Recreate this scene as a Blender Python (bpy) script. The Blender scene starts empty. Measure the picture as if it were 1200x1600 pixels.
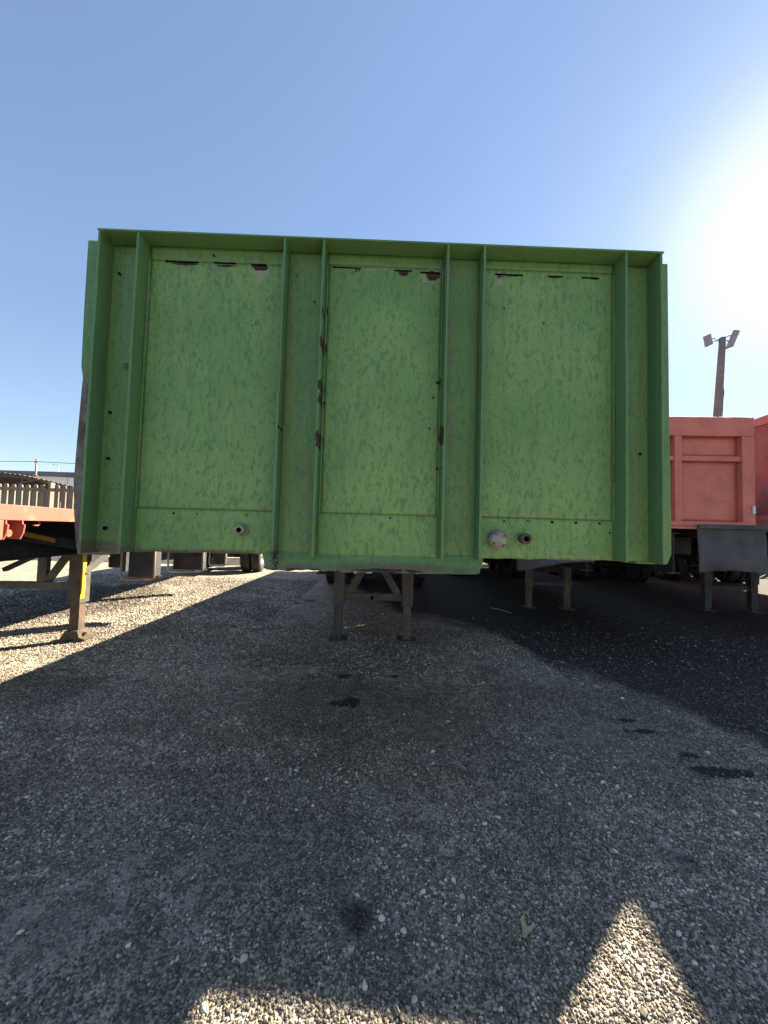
import bpy, math, random
import numpy as np
from mathutils import Vector, Matrix, noise
R_ = math.radians
scene = bpy.context.scene
COL = scene.collection
random.seed(7); np.random.seed(7)

# ------------------------------------------------------------------ camera
F, YAW, PITCH, ROLL, CAMH = 601.0, .0181, .047, .0276, 1.4
cy, sy, cp, sp = math.cos(YAW), math.sin(YAW), math.cos(PITCH), math.sin(PITCH)
fw = Vector((sy*cp, cy*cp, sp)); rt = Vector((cy, -sy, 0)); up = rt.cross(fw)
c_, s_ = math.cos(ROLL), math.sin(ROLL)
r2 = rt*c_+up*s_; u2 = up*c_-rt*s_
cam = bpy.data.objects.new('camera', bpy.data.cameras.new('camera')); COL.objects.link(cam)
m = Matrix((r2, u2, -fw)).transposed().to_4x4(); m.translation = Vector((0, 0, CAMH)); cam.matrix_world = m
cam.data.sensor_fit = 'VERTICAL'; cam.data.sensor_height = 24; cam.data.lens = 24*F/1600
cam.data.clip_start = .05; cam.data.clip_end = 5000
scene.camera = cam
def at(px, py, y=None, z=None, x=None):
    "where the line of sight through a spot of the photograph meets a plane of the place"
    d = fw + r2*((px-600)/F) + u2*((800-py)/F)
    t = y/d.y if y is not None else ((z-CAMH)/d.z if z is not None else x/d.x)
    return Vector((d.x*t, d.y*t, CAMH+d.z*t))

# ------------------------------------------------------------------ light
SUN_AZ, SUN_EL = R_(50.3), R_(30.5)
sund = Vector((math.sin(SUN_AZ)*math.cos(SUN_EL), math.cos(SUN_AZ)*math.cos(SUN_EL), math.sin(SUN_EL)))
world = bpy.data.worlds.new('World'); scene.world = world; world.use_nodes = True
wt = world.node_tree; wt.nodes.clear()
wo = wt.nodes.new('ShaderNodeOutputWorld'); bg = wt.nodes.new('ShaderNodeBackground')
sky = wt.nodes.new('ShaderNodeTexSky'); sky.sky_type = 'NISHITA'; sky.sun_disc = False
sky.sun_elevation = SUN_EL; sky.sun_rotation = SUN_AZ
sky.air_density = 1.0; sky.dust_density = .16; sky.ozone_density = 3.0; sky.altitude = 300
bg.inputs[1].default_value = .075
hs = wt.nodes.new('ShaderNodeHueSaturation'); hs.inputs['Saturation'].default_value = 1.22; hs.inputs['Hue'].default_value = .506; gmn = wt.nodes.new('ShaderNodeGamma'); gmn.inputs[1].default_value = .60; wt.links.new(sky.outputs[0], gmn.inputs[0]); wt.links.new(gmn.outputs[0], hs.inputs['Color']); wt.links.new(hs.outputs[0], bg.inputs[0])
# the bright aureole of hazy air close round the sun
tcw = wt.nodes.new('ShaderNodeTexCoord'); dp = wt.nodes.new('ShaderNodeVectorMath'); dp.operation = 'DOT_PRODUCT'; dp.inputs[1].default_value = sund
wt.links.new(tcw.outputs['Generated'], dp.inputs[0]); mx = wt.nodes.new('ShaderNodeMath'); mx.operation = 'MAXIMUM'; mx.inputs[1].default_value = 0; wt.links.new(dp.outputs['Value'], mx.inputs[0])
pw_ = wt.nodes.new('ShaderNodeMath'); pw_.operation = 'POWER'; pw_.inputs[1].default_value = 70; wt.links.new(mx.outputs[0], pw_.inputs[0])
bg2 = wt.nodes.new('ShaderNodeBackground'); bg2.inputs[0].default_value = (1, .95, .86, 1); ms_ = wt.nodes.new('ShaderNodeMath'); ms_.operation = 'MULTIPLY'; ms_.inputs[1].default_value = .10; wt.links.new(pw_.outputs[0], ms_.inputs[0]); wt.links.new(ms_.outputs[0], bg2.inputs[1])
ads = wt.nodes.new('ShaderNodeAddShader'); wt.links.new(bg.outputs[0], ads.inputs[0]); wt.links.new(bg2.outputs[0], ads.inputs[1]); wt.links.new(ads.outputs[0], wo.inputs[0])
sl = bpy.data.lights.new('sun', 'SUN'); sl.energy = 5.0; sl.angle = R_(.53); sl.color = (1, .885, .70)
so = bpy.data.objects.new('sun', sl); COL.objects.link(so)
so.rotation_euler = sund.to_track_quat('Z', 'Y').to_euler(); so.location = sund*30
vs = scene.view_settings
vs.view_transform = 'Standard'; vs.look = 'None'; vs.gamma = 1; vs.use_curve_mapping = False; vs.exposure = 2.40
scene.render.engine = 'CYCLES'

# ------------------------------------------------------------------ node helpers
def mat(name):
    m = bpy.data.materials.new(name); m.use_nodes = True
    nt = m.node_tree; b = nt.nodes['Principled BSDF']
    return m, nt, b
def nd(nt, t, **k):
    n = nt.nodes.new(t)
    for a, v in k.items(): setattr(n, a, v)
    return n
def inp(nt, sock, v):
    if hasattr(v, 'is_output') or isinstance(v, bpy.types.NodeSocket): nt.links.new(v, sock)
    else: sock.default_value = v
def math_(nt, op, a, b=None, clamp=False):
    n = nd(nt, 'ShaderNodeMath', operation=op, use_clamp=clamp); inp(nt, n.inputs[0], a)
    if b is not None: inp(nt, n.inputs[1], b)
    return n.outputs[0]
def mix(nt, f, a, b):
    n = nd(nt, 'ShaderNodeMix', data_type='RGBA')
    inp(nt, n.inputs[0], f); inp(nt, n.inputs[6], a if not isinstance(a, tuple) else (*a, 1)[:4]); inp(nt, n.inputs[7], b if not isinstance(b, tuple) else (*b, 1)[:4])
    return n.outputs[2]
def rng(nt, v, a, b, c=0., d=1.):
    n = nd(nt, 'ShaderNodeMapRange', interpolation_type='SMOOTHSTEP'); inp(nt, n.inputs[0], v)
    for i, q in enumerate((a, b, c, d)): n.inputs[i+1].default_value = q
    return n.outputs[0]
def coords(nt, scale=(1, 1, 1), rot=(0, 0, 0)):
    tc = nd(nt, 'ShaderNodeNewGeometry'); mp = nd(nt, 'ShaderNodeMapping'); mp.inputs['Scale'].default_value = scale
    mp.inputs['Rotation'].default_value = rot; nt.links.new(tc.outputs['Position'], mp.inputs[0]); return mp.outputs[0]
def noi(nt, co, s, det=4, rough=.55, dist=0):
    n = nd(nt, 'ShaderNodeTexNoise'); n.inputs['Scale'].default_value = s; n.inputs['Detail'].default_value = det
    n.inputs['Roughness'].default_value = rough; n.inputs['Distortion'].default_value = dist; nt.links.new(co, n.inputs['Vector']); return n.outputs[0]
def vor(nt, co, s, feat='F1', out=0, rnd=1):
    n = nd(nt, 'ShaderNodeTexVoronoi', feature=feat); n.inputs['Scale'].default_value = s; n.inputs['Randomness'].default_value = rnd
    nt.links.new(co, n.inputs['Vector']); return n.outputs[out]
def attr(nt, name):
    n = nd(nt, 'ShaderNodeAttribute', attribute_name=name); return n.outputs['Fac']
def bump(nt, b, h, dist=.002, strength=1):
    n = nd(nt, 'ShaderNodeBump'); n.inputs['Distance'].default_value = dist; n.inputs['Strength'].default_value = strength
    nt.links.new(h, n.inputs['Height']); nt.links.new(n.outputs[0], b.inputs['Normal'])

def worn(name, base, dark, rough=.55, metal=0, s=6, amt=.5, dirt=(.09, .07, .05), dirt_amt=.35, fine=60, spec=.4):
    "paint, steel or rubber with cloudy tone, dirt blotches and fine grain"
    m, nt, b = mat(name); co = coords(nt)
    n1 = noi(nt, co, s, 6, .6); n2 = noi(nt, co, fine, 3); n3 = noi(nt, co, s*.45, 7, .7, .6)
    c = mix(nt, math_(nt, 'MULTIPLY', rng(nt, n1, .35, .68), amt), base, dark)
    c = mix(nt, math_(nt, 'MULTIPLY', rng(nt, n2, .5, .75), amt*.5), c, dark)
    c = mix(nt, math_(nt, 'MULTIPLY', rng(nt, n3, .52, .66), dirt_amt), c, dirt)
    nt.links.new(c, b.inputs['Base Color']); b.inputs['Metallic'].default_value = metal
    inp(nt, b.inputs['Roughness'], rng(nt, n1, .2, .8, rough-.1, rough+.15)); b.inputs['Specular IOR Level'].default_value = spec
    bump(nt, b, math_(nt, 'ADD', n2, math_(nt, 'MULTIPLY', n1, 2)), .0012, .6)
    return m

def green_paint(name, light, dark, splot, fleck):
    "faded green enamel: tone clouds, leaf-shaped darker flecks, pin specks; rust and scuffs where the sheet carries them"
    m, nt, b = mat(name)
    co = coords(nt); cd = coords(nt, (1.15, 1, .5), (0, R_(-24), 0))
    big = noi(nt, co, 2.2, 4, .6); n1 = noi(nt, cd, 50, 3, .55, .3); n2 = noi(nt, cd, 115, 3, .6, .3); n3 = noi(nt, co, 150, 2); ns = noi(nt, coords(nt, (14, 1, .7)), 3.2, 5, .6)
    c = mix(nt, rng(nt, big, .3, .7), light, splot)
    f1 = math_(nt, 'MULTIPLY', rng(nt, n1, .52, .65), fleck); f2 = math_(nt, 'MULTIPLY', rng(nt, n2, .56, .66), fleck*1.1)
    c = mix(nt, f1, c, dark); c = mix(nt, f2, c, dark)
    c = mix(nt, math_(nt, 'MULTIPLY', rng(nt, n3, .66, .74), .55), c, (dark[0]*.45, dark[1]*.5, dark[2]*.45))
    c = mix(nt, math_(nt, 'MULTIPLY', rng(nt, n1, .30, .38, 1, 0), .25), c, (light[0]*1.25, light[1]*1.15, light[2]*1.1))
    c = mix(nt, math_(nt, 'MULTIPLY', rng(nt, ns, .50, .72), .38), c, (.085, .14, .06))
    # grime / scuffs / rust painted by the sheet's own attributes
    rg = noi(nt, co, 38, 5, .65); rg2 = noi(nt, co, 90, 3)
    gm = rng(nt, math_(nt, 'ADD', attr(nt, 'grime'), math_(nt, 'MULTIPLY', math_(nt, 'SUBTRACT', rg, .5), .9)), .35, .95)
    c = mix(nt, math_(nt, 'MULTIPLY', gm, .8), c, mix(nt, rg2, (.06, .045, .032), (.16, .125, .085)))
    pl = rng(nt, math_(nt, 'ADD', attr(nt, 'scuff'), math_(nt, 'MULTIPLY', math_(nt, 'SUBTRACT', rg, .5), 1.2)), .42, .7)
    c = mix(nt, math_(nt, 'MULTIPLY', pl, .75), c, (.27, .27, .22))
    ru = rng(nt, math_(nt, 'ADD', attr(nt, 'rust'), math_(nt, 'MULTIPLY', math_(nt, 'SUBTRACT', rg, .5), 1.3)), .48, .6)
    c = mix(nt, ru, c, mix(nt, rng(nt, rg2, .35, .65), (.022, .014, .013), (.060, .030, .022)))
    nt.links.new(c, b.inputs['Base Color'])
    inp(nt, b.inputs['Roughness'], math_(nt, 'ADD', rng(nt, big, .2, .8, .42, .6), math_(nt, 'MULTIPLY', ru, .35), True)); b.inputs['Specular IOR Level'].default_value = .4
    h = math_(nt, 'SUBTRACT', math_(nt, 'MULTIPLY', n3, .25), math_(nt, 'MULTIPLY', ru, 1.0)); h = math_(nt, 'ADD', h, math_(nt, 'MULTIPLY', n1, .25))
    bump(nt, b, h, .0012, .7)
    return m

G_PANEL = green_paint('green_panel_paint', (.168, .294, .092), (.070, .175, .060), (.118, .235, .078), .75)
G_STRIP = green_paint('green_strip_paint', (.132, .245, .083), (.072, .160, .058), (.110, .212, .070), .65)
G_RIB = green_paint('green_rib_shaded_paint', (.096, .210, .080), (.062, .148, .056), (.085, .182, .068), .45)  # same enamel, darker: the ribs' weaker sky light is put into the colour
STEEL = worn('rusty_dark_steel', (.085, .068, .055), (.04, .032, .028), .7, 0, 8, .7, (.15, .07, .035), .5)
CHASSIS = worn('grimy_chassis_steel', (.040, .038, .040), (.018, .018, .02), .75, 0, 5, .6, (.08, .06, .045), .4)
LEGP = worn('leg_brown_paint', (.13, .105, .085), (.07, .055, .045), .7, 0, 9, .7, (.20, .12, .07), .45)
LEGG = worn('leg_grey_paint', (.085, .085, .075), (.04, .04, .038), .65, 0, 7, .6, (.12, .09, .06), .4)
RUST = worn('bare_rust', (.24, .12, .065), (.09, .045, .028), .85, 0, 14, .8, (.30, .20, .13), .5)
LEGR = worn('leg_rusty_brown', (.085, .058, .042), (.045, .034, .028), .8, 0, 9, .7, (.22, .12, .07), .45)
RED = worn('faded_red_paint', (.60, .178, .132), (.45, .13, .10), .6, 0, 5, .6, (.16, .09, .07), .30)
REDL = worn('sunbleached_red_paint', (.34, .085, .052), (.28, .07, .045), .6, 0, 7, .7, (.38, .20, .08), .65)
REDD = worn('dark_red_paint', (.34, .085, .06), (.24, .06, .045), .55, 0, 5, .6, (.1, .05, .045), .35)
RUBBER = worn('tyre_rubber', (.028, .027, .028), (.018, .018, .018), .85, 0, 9, .5, (.10, .09, .075), .45)
FLAP = worn('dusty_rubber_sheet', (.085, .082, .088), (.05, .05, .054), .75, 0, 4, .8, (.11, .11, .115), .55)
GALV = worn('galvanised_steel', (.42, .40, .36), (.30, .28, .25), .5, .3, 8, .5, (.25, .18, .12), .3)
COPPER = worn('rusty_tube', (.36, .24, .17), (.22, .13, .09), .6, 0, 12, .6, (.15, .08, .05), .4)
RIMW = worn('rim_paint', (.45, .46, .47), (.3, .3, .3), .45, .2, 8, .5, (.2, .15, .1), .4)
YELLOW = worn('yellow_reflective_tape', (.78, .55, .03), (.65, .42, .02), .4, 0, 25, .4, (.4, .3, .12), .25)
ORANGE = worn('amber_reflective_tape', (.60, .29, .02), (.42, .20, .02), .45, 0, 25, .5, (.3, .2, .1), .3)
WHITE = worn('white_reflector', (.62, .62, .58), (.5, .5, .45), .35, 0, 25, .4, (.4, .36, .3), .3)
CAPG = worn('grey_cap_paint', (.27, .25, .22), (.19, .17, .15), .6, 0, 30, .8, (.10, .07, .055), .6)
CONC = worn('weathered_concrete', (.22, .175, .13), (.15, .12, .09), .9, 0, 3, .6, (.12, .10, .08), .5)
WOODP = worn('pole_timber', (.27, .215, .18), (.19, .155, .13), .85, 0, 6, .7, (.2, .17, .14), .3)
LAMPH = worn('floodlight_housing', (.32, .28, .25), (.24, .21, .19), .5, 0, 6, .4, (.25, .23, .2), .2)
LENS = worn('floodlight_lens', (.36, .33, .28), (.3, .27, .23), .25, 0, 12, .3, (.4, .38, .33), .2)
ROOFD = worn('dark_roof_sheet', (.075, .06, .05), (.045, .037, .032), .6, 0, 1.5, .5, (.12, .09, .07), .3)
FASCIA = worn('blue_grey_cladding', (.10, .115, .14), (.08, .09, .11), .5, 0, .6, .4, (.14, .15, .17), .3)
WALLW = worn('white_wall', (.78, .76, .70), (.68, .66, .6), .8, 0, .8, .4, (.6, .55, .48), .25)
GLASSG = worn('blue_grey_sheeting', (.20, .235, .28), (.15, .17, .20), .4, 0, 2, .4, (.25, .27, .3), .2)
BLACK = worn('pipe_bore', (.006, .006, .006), (.004, .004, .004), .9, 0, 10, .3, (.01, .01, .01), .1, spec=.1)
LEAF = worn('dry_leaf', (.46, .40, .24), (.34, .28, .15), .7, 0, 60, .6, (.3, .2, .08), .4)
STICK = worn('grey_stick', (.28, .25, .20), (.2, .17, .13), .8, 0, 40, .6, (.15, .12, .1), .4)

# ------------------------------------------------------------------ mesh helpers
class MB:
    def __init__(s): s.v = []; s.f = []; s.sm = []
    def add(s, vs, fs, smooth=False):
        o = len(s.v); s.v += [tuple(v) for v in vs]; s.f += [tuple(i+o for i in f) for f in fs]; s.sm += [smooth]*len(fs); return s
    def box(s, x0, x1, y0, y1, z0, z1):
        return s.add([(x, y, z) for z in (z0, z1) for y in (y0, y1) for x in (x0, x1)],
                     [(0, 2, 3, 1), (4, 5, 7, 6), (0, 1, 5, 4), (2, 6, 7, 3), (0, 4, 6, 2), (1, 3, 7, 5)])
    def beam(s, p, q, w, h, upv=(0, 0, 1)):
        "rectangular bar from p to q, w across and h along upv"
        p = Vector(p); q = Vector(q); d = (q-p).normalized(); u = Vector(upv); a = d.cross(u)
        if a.length < 1e-3: a = d.cross(Vector((0, 1, 0)))
        a.normalize(); u = a.cross(d).normalized(); a = a*w/2; u = u*h/2
        vs = [e+i*a+j*u for e in (p, q) for (i, j) in ((-1, -1), (1, -1), (1, 1), (-1, 1))]
        return s.add(vs, [(0, 3, 2, 1), (4, 5, 6, 7), (0, 1, 5, 4), (1, 2, 6, 5), (2, 3, 7, 6), (3, 0, 4, 7)])
    def tube(s, pts, r, n=10, cap=True):
        pts = [Vector(p) for p in pts]; o = []; rr = r if isinstance(r, (list, tuple)) else [r]*len(pts)
        ref = None
        for i, p in enumerate(pts):
            d = (pts[min(i+1, len(pts)-1)]-pts[max(i-1, 0)]).normalized()
            a = d.cross(Vector((0, 0, 1))) if ref is None else ref - d*ref.dot(d)
            if a.length < 1e-3: a = d.cross(Vector((0, 1, 0)))
            a.normalize(); ref = a; b = d.cross(a)
            o += [p+(a*math.cos(t)+b*math.sin(t))*rr[i] for t in [2*math.pi*k/n for k in range(n)]]
        fs = [(i*n+k, i*n+(k+1) % n, (i+1)*n+(k+1) % n, (i+1)*n+k) for i in range(len(pts)-1) for k in range(n)]
        s.add(o, fs, True)
        if cap: s.f += [tuple(len(s.v)-len(o)+k for k in range(n))[::-1], tuple(len(s.v)-n+k for k in range(n))]; s.sm += [False, False]
        return s
    def prism(s, pts, vec):
        n = len(pts); a = [Vector(p) for p in pts]; b = [p+Vector(vec) for p in a]
        return s.add(a+b, [tuple(range(n)), tuple(range(2*n-1, n-1, -1))]+[(k, k+n, (k+1) % n+n, (k+1) % n) for k in range(n)])
    def lathe(s, prof, c, axis='x', n=28):
        "profile (distance along axis, radius) spun round an axis through c"
        o = []
        for (t, r) in prof:
            for k in range(n):
                a = 2*math.pi*k/n; q = (t, r*math.cos(a), r*math.sin(a))
                o.append((c[0]+q[0], c[1]+q[1], c[2]+q[2]) if axis == 'x' else ((c[0]+q[1], c[1]+q[0], c[2]+q[2]) if axis == 'y' else (c[0]+q[1], c[1]+q[2], c[2]+q[0])))
        fs = [(i*n+k, i*n+(k+1) % n, (i+1)*n+(k+1) % n, (i+1)*n+k) for i in range(len(prof)-1) for k in range(n)]
        return s.add(o, fs, True)
    def mesh(s, name, m):
        me = bpy.data.meshes.new(name); me.from_pydata(s.v, [], s.f); me.materials.append(m)
        me.polygons.foreach_set('use_smooth', s.sm); me.update()
        import bmesh
        b = bmesh.new(); b.from_mesh(me); bmesh.ops.recalc_face_normals(b, faces=b.faces); b.to_mesh(me); b.free()
        return me
    def build(s, name, m, parent=None, bevel=0, label=None, kind=None):
        o = bpy.data.objects.new(name, s.mesh(name, m)); COL.objects.link(o); o.parent = parent
        if bevel:
            md = o.modifiers.new('bevel', 'BEVEL'); md.width = bevel; md.segments = 2; md.limit_method = 'ANGLE'
        if label: o['label'] = label
        if kind: o['kind'] = kind
        return o
def thing(name, label, cat, loc=(0, 0, 0), rz=0, group=None):
    o = bpy.data.objects.new(name, None); COL.objects.link(o); o.location = loc; o.rotation_euler.z = rz
    o.empty_display_size = .2; o['label'] = label; o['category'] = cat
    if group: o['group'] = group
    return o
def tag(o, label, cat, group=None):
    o['label'] = label; o['category'] = cat
    if group: o['group'] = group
    return o
def link(name, me, parent, loc=(0, 0, 0), rot=(0, 0, 0)):
    o = bpy.data.objects.new(name, me); COL.objects.link(o); o.parent = parent; o.location = loc; o.rotation_euler = rot; return o
def fbm(x, y, z=0, o=4): return noise.fractal(Vector((x, y, z)), 1.0, 2.0, o)

# ------------------------------------------------------------------ ground
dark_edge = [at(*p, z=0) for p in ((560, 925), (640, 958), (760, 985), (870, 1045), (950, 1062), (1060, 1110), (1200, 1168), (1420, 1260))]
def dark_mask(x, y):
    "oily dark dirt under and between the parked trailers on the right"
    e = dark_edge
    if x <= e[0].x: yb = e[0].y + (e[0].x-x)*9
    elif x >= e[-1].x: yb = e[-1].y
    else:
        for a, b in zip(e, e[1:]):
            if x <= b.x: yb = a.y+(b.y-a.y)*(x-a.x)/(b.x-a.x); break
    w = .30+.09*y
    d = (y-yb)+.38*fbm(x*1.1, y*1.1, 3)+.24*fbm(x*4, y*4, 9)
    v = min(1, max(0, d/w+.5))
    q = math.hypot((x+5.7)/1.5, (y-6.9)/2.2)+.25*fbm(x*1.3, y*1.3, 8)   # shade under the left trailer, painted into the ground colour
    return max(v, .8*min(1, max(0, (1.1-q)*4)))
stains = [(at(543, 1097, z=0), .10, .11), (at(538, 1056, z=0), .07, .06), (at(616, 1057, z=0), .05, .035), (at(1125, 1207, z=0), .24, .05),
          (at(1075, 1180, z=0), .10, .035), (at(1000, 1142, z=0), .12, .04), (at(980, 1125, z=0), .08, .03)]
damp_shade = [(at(560, 1430, z=0), .22), (at(1060, 1345, z=0), .16), (at(480, 940, z=0), .8), (at(1020, 1385, z=0), .12)]  # the wide patch paints in the green trailer's shade by its legs
bares = [(at(330, 1340, z=0), .42, .22), (at(200, 1360, z=0), .38, .18), (at(60, 1430, z=0), .45, .2), (at(700, 1130, z=0), .5, .45), (at(950, 1150, z=0), .5, .4), (at(370, 1100, z=0), .3, .3)]
def masks(x, y):
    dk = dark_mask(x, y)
    st = 0
    for p, a, b in stains:
        d = math.hypot((x-p.x)/a, (y-p.y)/b)
        if d < 2.2: st = max(st, 1.25-d*.8+.55*fbm(x*14, y*14, 1))
    for p, a in damp_shade:
        d = math.hypot((x-p.x)/a, (y-p.y)/a)
        if d < 1.6: st = max(st, .5-d*.4+.25*fbm(x*6, y*6, 1))
    br = 0
    for p, a, b in bares:
        d = math.hypot((x-p.x)/a, (y-p.y)/b)
        if d < 2: br = max(br, 1.1-d*.8+.5*fbm(x*4, y*4, 5))
    return dk, min(1, max(0, st)), min(1, max(0, br))
def ghz(x, y): return .012*fbm(x*.5, y*.5, 7)+.004*fbm(x*3, y*3, 2) if abs(x) < 40 and abs(y) < 40 else 0
def axis(a, b, step, far):
    v = list(np.arange(a, b+1e-6, step)); s = step
    lo = [a]; hi = [v[-1]]
    while hi[-1] < far: s *= 1.35; hi.append(hi[-1]+s)
    s = step
    while lo[-1] > -far: s *= 1.35; lo.append(lo[-1]-s)
    return lo[:0:-1]+v+hi[1:]
xs = axis(-5.0, 7.0, .06, 3000); ys = axis(.4, 9.0, .06, 3000)
nx, ny = len(xs), len(ys)
vv = []; dA = []; sA = []; bA = []
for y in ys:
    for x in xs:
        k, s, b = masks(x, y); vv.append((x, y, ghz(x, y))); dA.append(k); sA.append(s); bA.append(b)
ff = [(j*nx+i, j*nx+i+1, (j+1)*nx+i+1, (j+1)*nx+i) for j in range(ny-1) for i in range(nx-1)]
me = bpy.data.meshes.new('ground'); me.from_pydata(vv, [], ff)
for n_, a_ in (('dark', dA), ('stain_shade', sA), ('bare', bA)):
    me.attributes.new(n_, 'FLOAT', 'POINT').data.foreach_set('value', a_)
me.polygons.foreach_set('use_smooth', [True]*len(ff))
ground = bpy.data.objects.new('ground', me); COL.objects.link(ground); ground['kind'] = 'structure'
def grav_colour(nt, co, rnd, stone):
    ""
    c = mix(nt, rnd, (.19, .18, .17), (.42, .385, .335))
    return c
m, nt, b = mat('gravel_ground'); me.materials.append(m)
co = coords(nt); v1 = nd(nt, 'ShaderNodeTexVoronoi'); v1.inputs['Scale'].default_value = 95; nt.links.new(co, v1.inputs[0])
v2 = nd(nt, 'ShaderNodeTexVoronoi'); v2.inputs['Scale'].default_value = 38; nt.links.new(co, v2.inputs[0])
sep = nd(nt, 'ShaderNodeSeparateColor'); nt.links.new(v1.outputs['Color'], sep.inputs[0]); sep2 = nd(nt, 'ShaderNodeSeparateColor'); nt.links.new(v2.outputs['Color'], sep2.inputs[0])
nb = noi(nt, co, .9, 6, .6, .4); nm = noi(nt, co, 7, 5, .6); nf = noi(nt, co, 240, 3)
c = mix(nt, sep.outputs[0], (.195, .157, .112), (.62, .505, .36))
big = math_(nt, 'MULTIPLY', rng(nt, v2.outputs['Distance'], .32, .42, 1, 0), rng(nt, sep2.outputs[0], .6, .7))
c = mix(nt, big, c, mix(nt, sep2.outputs[1], (.19, .165, .13), (.52, .45, .36)))
c = mix(nt, rng(nt, v1.outputs['Distance'], .42, .9), c, (.08, .066, .05))
v3 = vor(nt, co, 17, out=1); s3 = nd(nt, 'ShaderNodeSeparateColor'); nt.links.new(v3, s3.inputs[0])
c = mix(nt, math_(nt, 'MULTIPLY', rng(nt, s3.outputs[0], .55, 1), .45), c, (.09, .076, .058)); c = mix(nt, math_(nt, 'MULTIPLY', rng(nt, s3.outputs[1], .6, 1), .6), c, (.60, .53, .42))
c = mix(nt, math_(nt, 'MULTIPLY', rng(nt, nb, .46, .66), .40), c, (.15, .128, .10))
c = mix(nt, math_(nt, 'MULTIPLY', attr(nt, 'bare'), .55), c, mix(nt, nf, (.125, .112, .09), (.20, .18, .15)))
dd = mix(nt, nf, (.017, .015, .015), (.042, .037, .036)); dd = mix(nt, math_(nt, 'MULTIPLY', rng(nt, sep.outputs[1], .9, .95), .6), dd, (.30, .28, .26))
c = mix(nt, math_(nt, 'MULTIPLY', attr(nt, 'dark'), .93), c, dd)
c = mix(nt, rng(nt, attr(nt, 'stain_shade'), .25, .6), c, (.02, .019, .02))
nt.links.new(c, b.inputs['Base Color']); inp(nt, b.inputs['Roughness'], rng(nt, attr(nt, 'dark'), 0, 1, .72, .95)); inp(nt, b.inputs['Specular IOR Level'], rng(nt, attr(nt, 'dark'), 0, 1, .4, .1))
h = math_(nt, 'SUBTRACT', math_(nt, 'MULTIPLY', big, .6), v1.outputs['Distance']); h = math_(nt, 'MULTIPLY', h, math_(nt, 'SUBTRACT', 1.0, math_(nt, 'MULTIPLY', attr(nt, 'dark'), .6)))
h = math_(nt, 'ADD', h, math_(nt, 'MULTIPLY', nm, .8))
bump(nt, b, h, .008, 1)

# loose gravel: real stones, dense near the camera, thinning out to where they are smaller than a pixel
pts = []; scl = []; rot = []; tone = []
def scatter(n, x0, x1, y0, y1, smin, smax, pw, thin):
    X = np.random.uniform(x0, x1, n); Y = np.random.uniform(y0, y1, n); U = np.random.rand(n); S = smin+(smax-smin)*np.random.rand(n)**pw
    for x, y, u, s in zip(X, Y, U, S):
        if abs(x) > y*1.12+.5: continue
        k, st, br = masks(x, y)
        cl = .62+.75*fbm(x*1.7, y*1.7, 11)
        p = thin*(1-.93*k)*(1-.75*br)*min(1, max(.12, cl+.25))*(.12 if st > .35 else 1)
        if s > .0068 and y < 4: p *= min(1, max(.05, 2.2*fbm(x*2.3, y*2.3, 21)+.35))
        if u > p: continue
        pts.append((x, y, ghz(x, y)+s*.30)); scl.append((s*random.uniform(.8, 1.3), s*random.uniform(.7, 1.1), s*random.uniform(.55, .95)))
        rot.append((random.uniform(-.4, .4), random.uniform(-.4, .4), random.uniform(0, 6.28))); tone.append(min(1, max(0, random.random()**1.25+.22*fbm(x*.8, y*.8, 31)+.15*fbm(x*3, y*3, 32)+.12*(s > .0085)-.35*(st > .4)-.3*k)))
scatter(120000, -2.6, 2.9, .8, 2.2, .0024, .0058, 1.5, 1)
scatter(120000, -4.0, 4.2, 2.2, 3.6, .0036, .0072, 1.5, 1)
scatter(70000, -5.5, 6.2, 3.6, 5.6, .0060, .0100, 1.5, .8)
scatter(90000, -7.5, -1.5, 5.4, 10.5, .0085, .0150, 1.3, 1)
scatter(34000, -6, 7, .8, 6.5, .0060, .0125, 2.8, .9)
scatter(260, -4, 5, .8, 5, .010, .015, 2.0, .6)
P = np.array(pts, np.float32)
gm_ = bpy.data.meshes.new('gravel'); gm_.vertices.add(len(P)); gm_.vertices.foreach_set('co', P.ravel())
gm_.attributes.new('scl', 'FLOAT_VECTOR', 'POINT').data.foreach_set('vector', np.array(scl, np.float32).ravel())
gm_.attributes.new('rot', 'FLOAT_VECTOR', 'POINT').data.foreach_set('vector', np.array(rot, np.float32).ravel())
gm_.attributes.new('tone', 'FLOAT', 'POINT').data.foreach_set('value', np.array(tone, np.float32))
gravel = bpy.data.objects.new('gravel', gm_); COL.objects.link(gravel); gravel['kind'] = 'stuff'
gravel['label'] = 'loose crushed stone gravel spread over the yard'; gravel['category'] = 'gravel'
m, nt, b = mat('gravel_stone'); STONE = m
an = nd(nt, 'ShaderNodeAttribute', attribute_type='INSTANCER', attribute_name='tone'); co = coords(nt)
cr = nd(nt, 'ShaderNodeValToRGB'); nt.links.new(an.outputs['Fac'], cr.inputs[0]); e = cr.color_ramp.elements
e[0].position = 0; e[0].color = (.055, .044, .033, 1); e[1].position = 1; e[1].color = (.86, .74, .57, 1)
for p_, c4 in ((.35, (.158, .128, .092, 1)), (.68, (.325, .265, .190, 1)), (.90, (.55, .455, .335, 1))):
    q = e.new(p_); q.color = c4
c = mix(nt, math_(nt, 'MULTIPLY', noi(nt, co, 300, 3), .5), cr.outputs[0], (.16, .15, .14))
nt.links.new(c, b.inputs['Base Color']); b.inputs['Roughness'].default_value = .7; b.inputs['Specular IOR Level'].default_value = .35
gm_.materials.append(m)
ng = bpy.data.node_groups.new('stones', 'GeometryNodeTree'); ng.interface.new_socket('Geometry', in_out='INPUT', socket_type='NodeSocketGeometry'); ng.interface.new_socket('Geometry', in_out='OUTPUT', socket_type='NodeSocketGeometry')
N, L = ng.nodes, ng.links
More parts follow.
